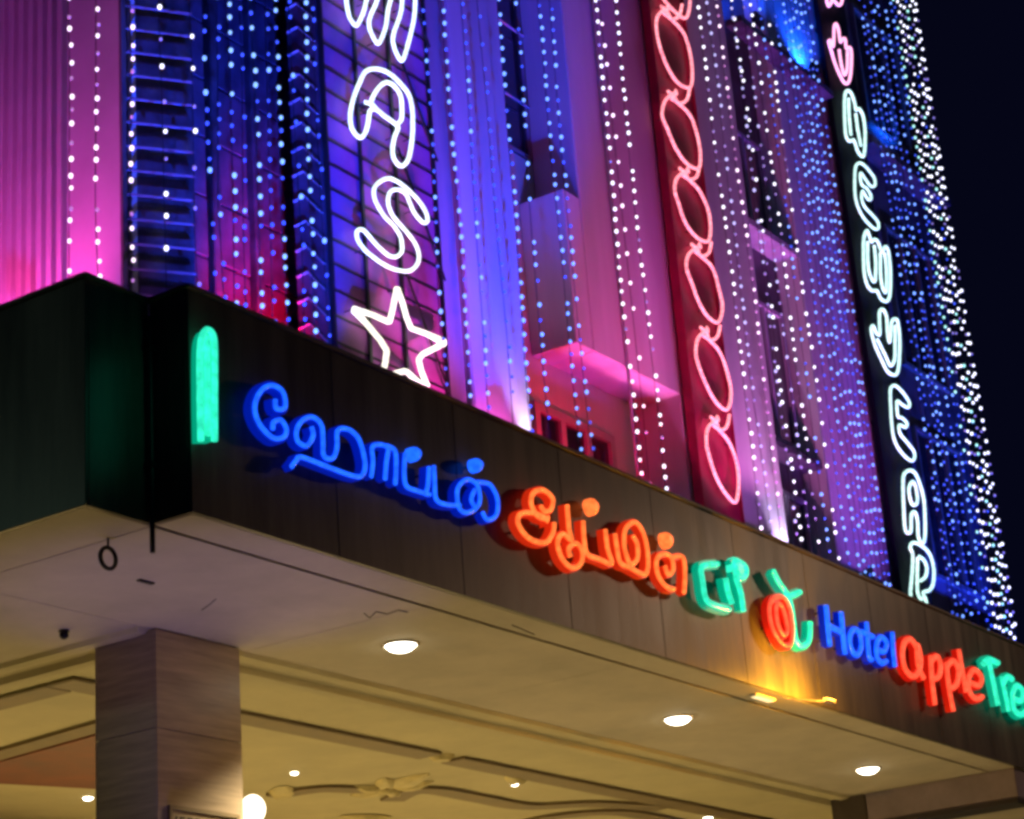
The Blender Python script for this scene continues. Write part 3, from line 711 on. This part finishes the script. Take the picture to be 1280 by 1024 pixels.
# ============================================================ FASCIA SIGN: channel letters
def chan(prefix, col_body, col_tube, sb, st):
    return emi(prefix + '_channel', col_body, sb, base=[c * .3 for c in col_body]), emi(prefix + '_tube', col_tube, st, base=[c * .6 for c in col_tube], var=.25)
BLUE = chan('blue', (.0, .02, .80), (.01, .11, 1.0), .42, 1.6)
RED = chan('red', (1.0, .012, .004), (1.0, .09, .04), .5, 1.4)
ORG = chan('orange', (1.0, .035, .006), (1.0, .17, .035), .55, 1.5)
GRN = chan('green', (.0, .50, .28), (.03, .90, .55), .7, 1.15)
VLF = V0 - .085
def cletter(label, org, s, strokes, mats, group, wd=.055, tw=.017, dots=(), dep=.05, name='sign_letter', ex=None):
    wd *= .74; tw *= .78
    P = [(tr(org, s, p, VLF), c) for p, c in strokes]
    c0 = P[0][0][0] if P else tr(org, s, [dots[0][:2]], VLF)[0]
    root = empty(name, (c0.x, V0, c0.z), label, 'sign letter' if name == 'sign_letter' else 'sign emblem', group)
    for i, (p, c) in enumerate(P):
        cv = curve(p, c, True, 5); e = .001 * i
        part('channel', MB().sweep(cv, [(-wd / 2, e), (wd / 2, e), (wd / 2, dep), (-wd / 2, dep)], c), mats[0], root)
        part('tube', MB().sweep(cv, [(a, b - .008) for a, b in circ(tw, 7)], c), mats[1], root, smooth=True)
        for q in (cv[len(cv) // 4], cv[3 * len(cv) // 4]): part('mount', MB().bar((q.x, VLF + dep, q.z), (q.x, V0 + .004, q.z), .008, 5), STEEL, root)
    for d in dots:
        q = tr(org, s, [d[:2]], VLF)[0]; rr = d[2]
        b = MB(); n_ = 24
        for yy, r_ in ((0, rr * .8), (.015, rr), (dep, rr)): pass
        vs = []
        for yy, r_ in ((-.03, rr * .45), (-.01, rr * .85), (.012, rr), (dep, rr)):
            vs += [(q.x + r_ * math.cos(2 * math.pi * i / n_), VLF + yy, q.z + r_ * math.sin(2 * math.pi * i / n_)) for i in range(n_)]
        fs = [tuple(range(n_)), tuple(range(4 * n_ - 1, 3 * n_ - 1, -1))]
        for k_ in range(3): fs += [(k_ * n_ + i, k_ * n_ + n_ + i, k_ * n_ + n_ + (i + 1) % n_, k_ * n_ + (i + 1) % n_) for i in range(n_)]
        b.add(vs, fs); part('dot', b, mats[1] if (ex is None) else ex, root)
        part('mount', MB().bar((q.x, VLF + dep, q.z), (q.x, V0 + .004, q.z), .008, 5), STEEL, root)
    return root
ob = (280, 450); sb_ = 3.2; GB = 'blue Tamil letters on the fascia'
cletter('large blue curled Tamil vowel sign that starts the blue Tamil word', ob, sb_,
        [([(200, 160), (205, 195), (240, 192), (232, 130), (185, 103), (140, 130), (118, 195), (140, 262), (190, 312), (232, 312), (246, 280), (225, 243), (195, 250), (190, 280)], False)], BLUE, GB, wd=.075)
cletter('blue Tamil letter with a spiral and long underline, second in the blue word', ob, sb_,
        [([(345, 268), (352, 305), (328, 345), (292, 328), (286, 285), (308, 245), (350, 230), (385, 262), (392, 330), (395, 385), (430, 395), (448, 350), (450, 285), (490, 278), (530, 310), (552, 370), (560, 430), (545, 466), (500, 462), (400, 425), (305, 390), (285, 405), (265, 430)], False)], BLUE, GB, wd=.055)
cletter('narrow blue Tamil vowel sign like a doorway, third in the blue word', ob, sb_,
        [([(585, 470), (592, 410), (592, 345), (650, 350), (645, 410), (640, 480)], False), ([(648, 345), (680, 365), (684, 440), (680, 500)], False)], BLUE, GB)
cletter('blue Tamil letter with a dot above, in the middle of the blue word', ob, sb_,
        [([(720, 375), (716, 450), (725, 505), (770, 525), (820, 540)], False)], BLUE, GB, dots=[(767, 375, .045)])
cletter('blue L-shaped Tamil letter before the last letter of the blue word', ob, sb_,
        [([(835, 425), (838, 490), (845, 560), (890, 580), (940, 582)], False), ([(815, 430), (812, 500), (800, 540)], False)], BLUE, GB)
cletter('blue rounded Tamil letter with a dot above that ends the blue word', ob, sb_,
        [([(1000, 520), (985, 560), (1005, 592), (1020, 560), (1008, 500), (965, 480), (930, 520), (935, 590), (965, 612), (1000, 600)], False), ([(1010, 490), (1060, 500), (1090, 560), (1085, 622), (1050, 640), (1030, 610)], False)], BLUE, GB, dots=[(1015, 420, .045)])
oo = (620, 580); so = 3.765; GO = 'orange Tamil letters on the fascia'
cletter('large looping orange Tamil letter that starts the orange word', oo, so,
        [([(205, 200), (225, 225), (255, 215), (262, 165), (220, 125), (175, 135), (160, 185), (190, 245), (240, 262), (170, 232), (110, 238), (100, 285), (150, 350), (225, 372), (262, 330), (270, 280)], False),
         ([(330, 195), (338, 300), (350, 360), (310, 330), (285, 370), (305, 445), (355, 490), (398, 465), (400, 405), (370, 375), (338, 400), (345, 440)], False)], ORG, GO, wd=.07, tw=.02)
cletter('orange U-shaped Tamil letter with a round dot above', oo, so,
        [([(405, 270), (410, 360), (425, 425), (480, 448), (540, 470), (520, 400), (510, 310)], False)], ORG, GO, dots=[(458, 200, .06)], wd=.07, tw=.02)
cletter('tall arched orange Tamil letter in the middle of the orange word', oo, so,
        [([(555, 330), (565, 400), (580, 465), (620, 485), (700, 520), (710, 430), (690, 330), (650, 275), (605, 310), (600, 390), (625, 470), (660, 450), (660, 380), (640, 340)], False)], ORG, GO, wd=.07, tw=.02)
cletter('orange Tamil letter with a round dot above that ends the orange word', oo, so,
        [([(790, 480), (805, 520), (830, 500), (820, 440), (780, 425), (750, 460), (760, 530), (800, 580), (835, 590)], False), ([(830, 440), (875, 440), (885, 520), (880, 610)], False)], ORG, GO, dots=[(810, 358, .06)], wd=.07, tw=.02)
GG = 'green Tamil letters on the fascia'
cletter('mint green squared Tamil letter right after the orange word', oo, so, [([(1040, 472), (965, 485), (968, 560), (985, 640), (1040, 672), (1095, 685)], False)], GRN, GG, wd=.10, tw=.028)
cletter('mint green Tamil letter with a round head, second of the green pair', oo, so, [([(1075, 540), (1085, 600), (1105, 660)], False), ([(1110, 480), (1140, 465), (1170, 490), (1165, 530), (1125, 530), (1145, 600), (1160, 695)], False)], GRN, GG, wd=.12, tw=.03, dots=[(1138, 497, .10)])
# green bar at the corner
c0 = onv(257, 480, VLF)
gb = empty('green_bar_sign', (c0.x, V0, c0.z), 'upright mint green neon bar with a rounded top at the canopy corner', 'neon bar')
bar_pts = tr((0, 0), 1, [(249, 552), (248, 500), (248, 440), (251, 420), (257, 413), (264, 420), (266, 440), (266, 500), (266, 552)], VLF)
cvb = curve(bar_pts, False, True, 5)
fc = MB(); n_ = len(cvb); out = cvb
front = [(p.x, VLF, p.z) for p in cvb]; back = [(p.x, VLF + .05, p.z) for p in cvb]
fc.add(front + back, [tuple(range(n_ - 1, -1, -1)), tuple(range(n_, 2 * n_))] + [(i, i + 1, n_ + i + 1, n_ + i) for i in range(n_ - 1)] + [(n_ - 1, 0, n_, 2 * n_ - 1)])
part('face', fc, GRN[0], gb)
part('tube', MB().sweep(cvb, [(a, b - .012) for a, b in circ(.018, 8)], False), GRN[1], gb, smooth=True)
mid = tr((0, 0), 1, [(257, 421), (257, 480), (258, 545)], VLF)
part('tube', MB().sweep(curve(mid, False), [(a, b - .01) for a, b in circ(.018, 8)], False), GRN[1], gb, smooth=True)
part('mount', MB().bar((c0.x, VLF + .05, c0.z), (c0.x, V0 + .004, c0.z), .012, 6), STEEL, gb)

ol = (920, 680); sl = 3.556
# apple emblem
cletter('red oval apple outline emblem with inner curls beside the green leaf stroke', ol, sl,
        [([(165, 245), (145, 280), (150, 345), (170, 400), (205, 448), (238, 448), (248, 390), (240, 310), (220, 255), (195, 235)], True), ([(175, 280), (180, 350), (205, 405), (225, 390), (215, 320), (195, 270)], True)],
        RED, 'emblem between the Tamil and English words', wd=.075, tw=.02, name='apple_emblem')
cletter('green leaf and stem stroke curling over the red apple emblem', ol, sl,
        [([(160, 120), (185, 170), (222, 225), (240, 280), (250, 350), (262, 430), (290, 455), (320, 430), (325, 350)], False), ([(215, 240), (250, 228), (280, 215)], False)],
        GRN, 'emblem between the Tamil and English words', wd=.10, tw=.03, name='leaf_emblem')
GH = 'blue English letters on the fascia'
def L(label, strokes, mats, grp, **kw): return cletter(label, ol, sl, strokes, mats, grp, **kw)
L('blue capital letter H that starts the word Hotel', [([(395, 275), (402, 360), (412, 455)], False), ([(462, 305), (470, 400), (480, 490)], False), ([(402, 362), (435, 378), (470, 395)], False)], BLUE, GH, wd=.10, tw=.03)
L('blue letter o after the capital H', [([(520, 380), (500, 420), (510, 475), (535, 495), (552, 460), (545, 400)], True)], BLUE, GH, wd=.09, tw=.028)
L('blue letter t in the middle of the word Hotel', [([(575, 350), (580, 430), (588, 505), (600, 515)], False), ([(555, 392), (580, 402), (606, 414)], False)], BLUE, GH, wd=.09, tw=.028)
L('blue letter e before the last letter of Hotel', [([(625, 470), (655, 480), (665, 440), (640, 415), (620, 450), (622, 505), (645, 530), (665, 522)], False)], BLUE, GH, wd=.09, tw=.028)
L('blue letter l that ends the word Hotel', [([(690, 395), (694, 470), (702, 545)], False)], BLUE, GH, wd=.09, tw=.028)
GA = 'red English letters on the fascia'
L('big round red letter A that starts the word Apple', [([(800, 470), (775, 425), (745, 440), (735, 495), (750, 560), (785, 590), (812, 560), (815, 500), (800, 450), (805, 540), (830, 600)], False)], RED, GA, wd=.10, tw=.03)
L('first red letter p with its stem hanging below, after the round A', [([(860, 500), (866, 600), (880, 715)], False), ([(866, 520), (890, 500), (905, 540), (898, 590), (870, 600)], False)], RED, GA, wd=.10, tw=.03)
L('second red letter p with its stem hanging below, in the middle of Apple', [([(930, 530), (942, 640), (962, 745)], False), ([(935, 545), (962, 520), (985, 565), (975, 630), (945, 640)], False)], RED, GA, wd=.11, tw=.03)
L('tall red letter l before the last letter of Apple', [([(985, 470), (1000, 560), (1018, 660)], False)], RED, GA, wd=.11, tw=.03)
L('red letter e that ends the word Apple', [([(1045, 620), (1080, 630), (1085, 590), (1055, 560), (1030, 600), (1035, 660), (1065, 690), (1092, 680)], False)], RED, GA, wd=.10, tw=.03)
GT = 'green English letters on the fascia'
L('tall mint green letter T that starts the word Tree', [([(1118, 520), (1135, 600), (1160, 720)], False), ([(1095, 535), (1120, 515), (1160, 530)], False)], GRN, GT, wd=.12, tw=.035)
L('mint green letter r after the capital T', [([(1175, 590), (1190, 660), (1208, 745)], False), ([(1185, 620), (1205, 590), (1225, 605)], False)], GRN, GT, wd=.11, tw=.033)
L('mint green letter e at the right edge of the view', [([(1235, 690), (1265, 698), (1270, 655), (1245, 630), (1225, 670), (1232, 735), (1262, 760), (1285, 745)], False)], GRN, GT, wd=.11, tw=.033)
L('last mint green letter e just beyond the right edge', [([(1305, 710), (1335, 718), (1340, 675), (1315, 650), (1295, 690), (1302, 755), (1332, 780), (1355, 765)], False)], GRN, GT, wd=.11, tw=.033)

# lamp added to cast the amber patch on the fascia under the emblem
ww = onz(985, 872, ZS - .03)
wp = (14.6, V0 - .30, ZS - .08)
wa = empty('amber_patch_lamp', wp, 'small lamp added to cast the amber patch on the fascia below the apple emblem', 'glow strip')
part('lamp_body', BB((wp[0] - .08, wp[1] - .02, wp[2] - .02), (wp[0] + .08, wp[1] + .02, wp[2] + .004), .005), FRAME, wa)
part('lens', B((wp[0] - .07, wp[1] - .015, wp[2] + .0045), (wp[0] + .07, wp[1] + .015, wp[2] + .008)), emi('amber_lens', (1, .6, .1), 6), wa)
part('arm', MB().bar((wp[0], wp[1] + .02, wp[2] - .01), (wp[0], V0 + .06, ZS - .002), .005), FRAME, wa)
lamp('lamp', 'POINT', 75, (1, .42, .02), (wp[0] + .05, wp[1], wp[2] + .06), wa, rad=.05)
lamp('lamp', 'POINT', 38, (1, .42, .03), (wp[0] - .35, wp[1], wp[2] + .05), wa, rad=.05)
wb = empty('patch_glow_strip', (14.35, 7.2, ZS - .05), 'glowing strip standing for the pale bright patch on the soffit border', 'glow strip')  # glowing strip stands in for a bright patch of light on the border
part('housing', BB((14.2, 7.13, ZS - .022), (14.52, 7.2, ZS - .0015), .004), TRIM, wb)
part('lens', B((14.22, 7.14, ZS - .027), (14.50, 7.19, ZS - .0225)), emi('patch_glow', (1, .80, .4), 1.3), wb)

# ============================================================ FLOODLIGHTS
def flood(label, loc, target, energy, col, size=60, blend=.8, rad=.06, group='floodlights behind the canopy edge'):
    f = empty('floodlight', loc, label, 'floodlight', group)
    d = (Vector(target) - Vector(loc)); a = math.atan2(d.y, d.x)
    l0 = Vector(loc)
    part('housing', MB().obox((l0.x - math.cos(a) * .04, l0.y - math.sin(a) * .04, l0.z - .03), a + math.pi / 2, .22, .16, .06), STEEL, f)
    part('yoke', MB().bar((l0.x - .1, l0.y, l0.z - .03), (l0.x - .1, l0.y, l0.z - .18), .008).bar((l0.x + .1, l0.y, l0.z - .03), (l0.x + .1, l0.y, l0.z - .18), .008).bar((l0.x - .1, l0.y, l0.z - .18), (l0.x + .1, l0.y, l0.z - .18), .008), STEEL, f)
    lamp('lamp', 'SPOT', energy, col, loc, f, target, size, blend, rad)
MAG = (1.0, .05, .42); RDC = (1.0, .0, .06); BLU = (.02, .06, 1.0); VIO = (.42, .10, 1.0); LIL = (.75, .55, 1.0)
flood('magenta floodlight at the foot of the side wall', (10.9, 12.1, 8.0), (11.85, 12.6, 10.2), 640, MAG, 95)
flood('violet floodlight lighting the upper side wall', (9.3, 11.2, 5.6), (11.9, 12.2, 14), 1300, VIO, 60)
flood('red floodlight under the dark stone bay', (13.1, 10.3, 7.6), (13.3, 11.4, 9.1), 2600, RDC, 46)
flood('blue floodlight aimed at the dark stone bay', (12.2, 9.0, 5.7), (13.3, 11.4, 14.6), 13000, BLU, 44)
flood('magenta floodlight below the neon star', (15.3, 9.7, 7.4), (15.25, 10.7, 9.5), 700, (1, .10, .42), 58)
flood('violet floodlight aimed up the lattice frame', (14.6, 9.0, 5.7), (15.1, 10.7, 12.6), 1400, (.28,.07,1), 30)
flood('magenta floodlight at the foot of the blue pilaster', (16.5, 10.4, 8.2), (16.6, 10.95, 9.5), 170, (1, .08, .7), 72)
flood('white floodlight hard against the pilaster edge', (17.22, 10.72, 8.6), (17.25, 10.93, 10.2), 130, LIL, 75)
flood('blue floodlight aimed up the first pilaster', (16.0, 8.8, 5.7), (16.9, 10.9, 14.2), 13000, (.008, .045, 1), 40)
flood('red floodlight under the box balcony', (18.5, 10.3, 8.3), (18.9, 11.4, 10.0), 300, RDC, 110)
flood('magenta floodlight on the upper bay', (19.6, 8.9, 5.7), (19.9, 11.2, 15.6), 1500, (1, .06, .3), 34)
flood('violet floodlight on the window bay', (18.6, 9.0, 5.7), (19.2, 11.4, 12.0), 900, (.45, .06, .9), 34)
flood('mauve floodlight left of the red board', (20.4, 9.8, 6.6), (20.6, 11.0, 10.4), 1150, (1, .16, .6), 90)
flood('mauve floodlight right of the red board', (22.5, 10.0, 7.2), (22.5, 11.0, 10.6), 950, (.95, .22, .75), 100)
flood('white floodlight at the foot of the wall beside the dark bay', (23.15, 10.75, 8.5), (23.2, 11.0, 10.0), 260, LIL, 80)
flood('violet floodlight high on the red board wall', (21.8, 8.9, 5.7), (22.0, 11, 15), 1400, (.5, .10, .9), 50)
flood('magenta floodlight at the foot of the right pilaster', (25.5, 10.3, 7.8), (25.7, 11.0, 9.8), 1300, (1, .12, .65), 110)
flood('violet floodlight on the right pilaster', (25.2, 8.9, 5.7), (25.6, 11.0, 13.5), 2600, (.36, .09, 1), 44)
for x_, nm_ in ((23.9, 'blue floodlight on the high ledge above the dark window bay'), (25.7, 'blue floodlight on the high ledge above the right pilaster')):
    flood(nm_, (x_, 10.80, 16.80), (x_, 11.02, 18.4), 420, (.005, .08, 1), 125, group='floodlights on the high ledge')
flood('blue floodlight on the high ledge of the last bay', (29.2, 10.95, 16.82), (29.2, 11.2, 19), 260, (.005, .12, 1), 130, group='floodlights on the high ledge')
flood('blue floodlight on the last bay', (29.0, 8.9, 5.7), (29.4, 11.2, 12), 9000, BLU, 70)
flood('violet floodlight on the last bay', (29.8, 8.9, 5.7), (29.6, 11.2, 14.6), 350, (.5, .12, 1), 20)
flood('cyan floodlight high on the last bay', (30.4, 8.9, 5.7), (29.8, 11.2, 18), 3500, (.01, .2, 1), 30)

# violet uplight added out of view to tint the soffit by the corner pillar
flood('unseen violet uplight added to tint the soffit by the corner pillar', (8.5, 7.9, .35), (8.9, 8.0, 5.0), 300, (.36, .24, 1), 40, group='added uplights on the ground')
# street lamp added outside the view to light the fascia from the right
sl_ = empty('added_street_lamp', (22.5, .5, 0), 'tall grey warm-headed street lamp added out of view to light the canopy fascia', 'street lamp')
part('pole', MB().bar((22.5, .5, 0), (22.5, .5, 8.2), .07, 12), STEEL, sl_)
part('arm', MB().bar((22.5, .5, 8.15), (22.3, 1.6, 8.4), .04, 8), STEEL, sl_)
part('lamp_head', BB((22.15, 1.5, 8.36), (22.45, 2.2, 8.5), .03), STEEL, sl_)
part('lens', B((22.2, 1.6, 8.34), (22.4, 2.1, 8.355)), emi('fascia_fill_lens', (1, .7, .35), 8), sl_)
lamp('lamp', 'SPOT', 430, (1, .62, .38), (22.3, 1.85, 8.3), sl_, (18.0, 6.0, 3.0), 150, .6, .35)

def left_fill_lamp():  # lamp added outside the view to lift the dark left fascia
    o = empty('added_street_lamp', (1.5, 12.5, 0), 'slim street lamp added out of view to brighten the canopy left faces', 'street lamp')
    part('pole', MB().bar((1.5, 12.5, 0), (1.5, 12.5, 6.4), .05, 12), STEEL, o)
    part('lamp_head', BB((1.4, 12.35, 6.4), (1.95, 12.65, 6.52), .03), STEEL, o)
    part('lens', B((1.5, 12.4, 6.385), (1.9, 12.6, 6.396)), emi('left_fill_lens', (.6, .9, .7), 4), o)
    lamp('lamp', 'SPOT', 75, (.62, 1, .72), (1.7, 12.5, 6.3), o, (7.3, 9.5, 5.2), 160, .7, .2)
left_fill_lamp()
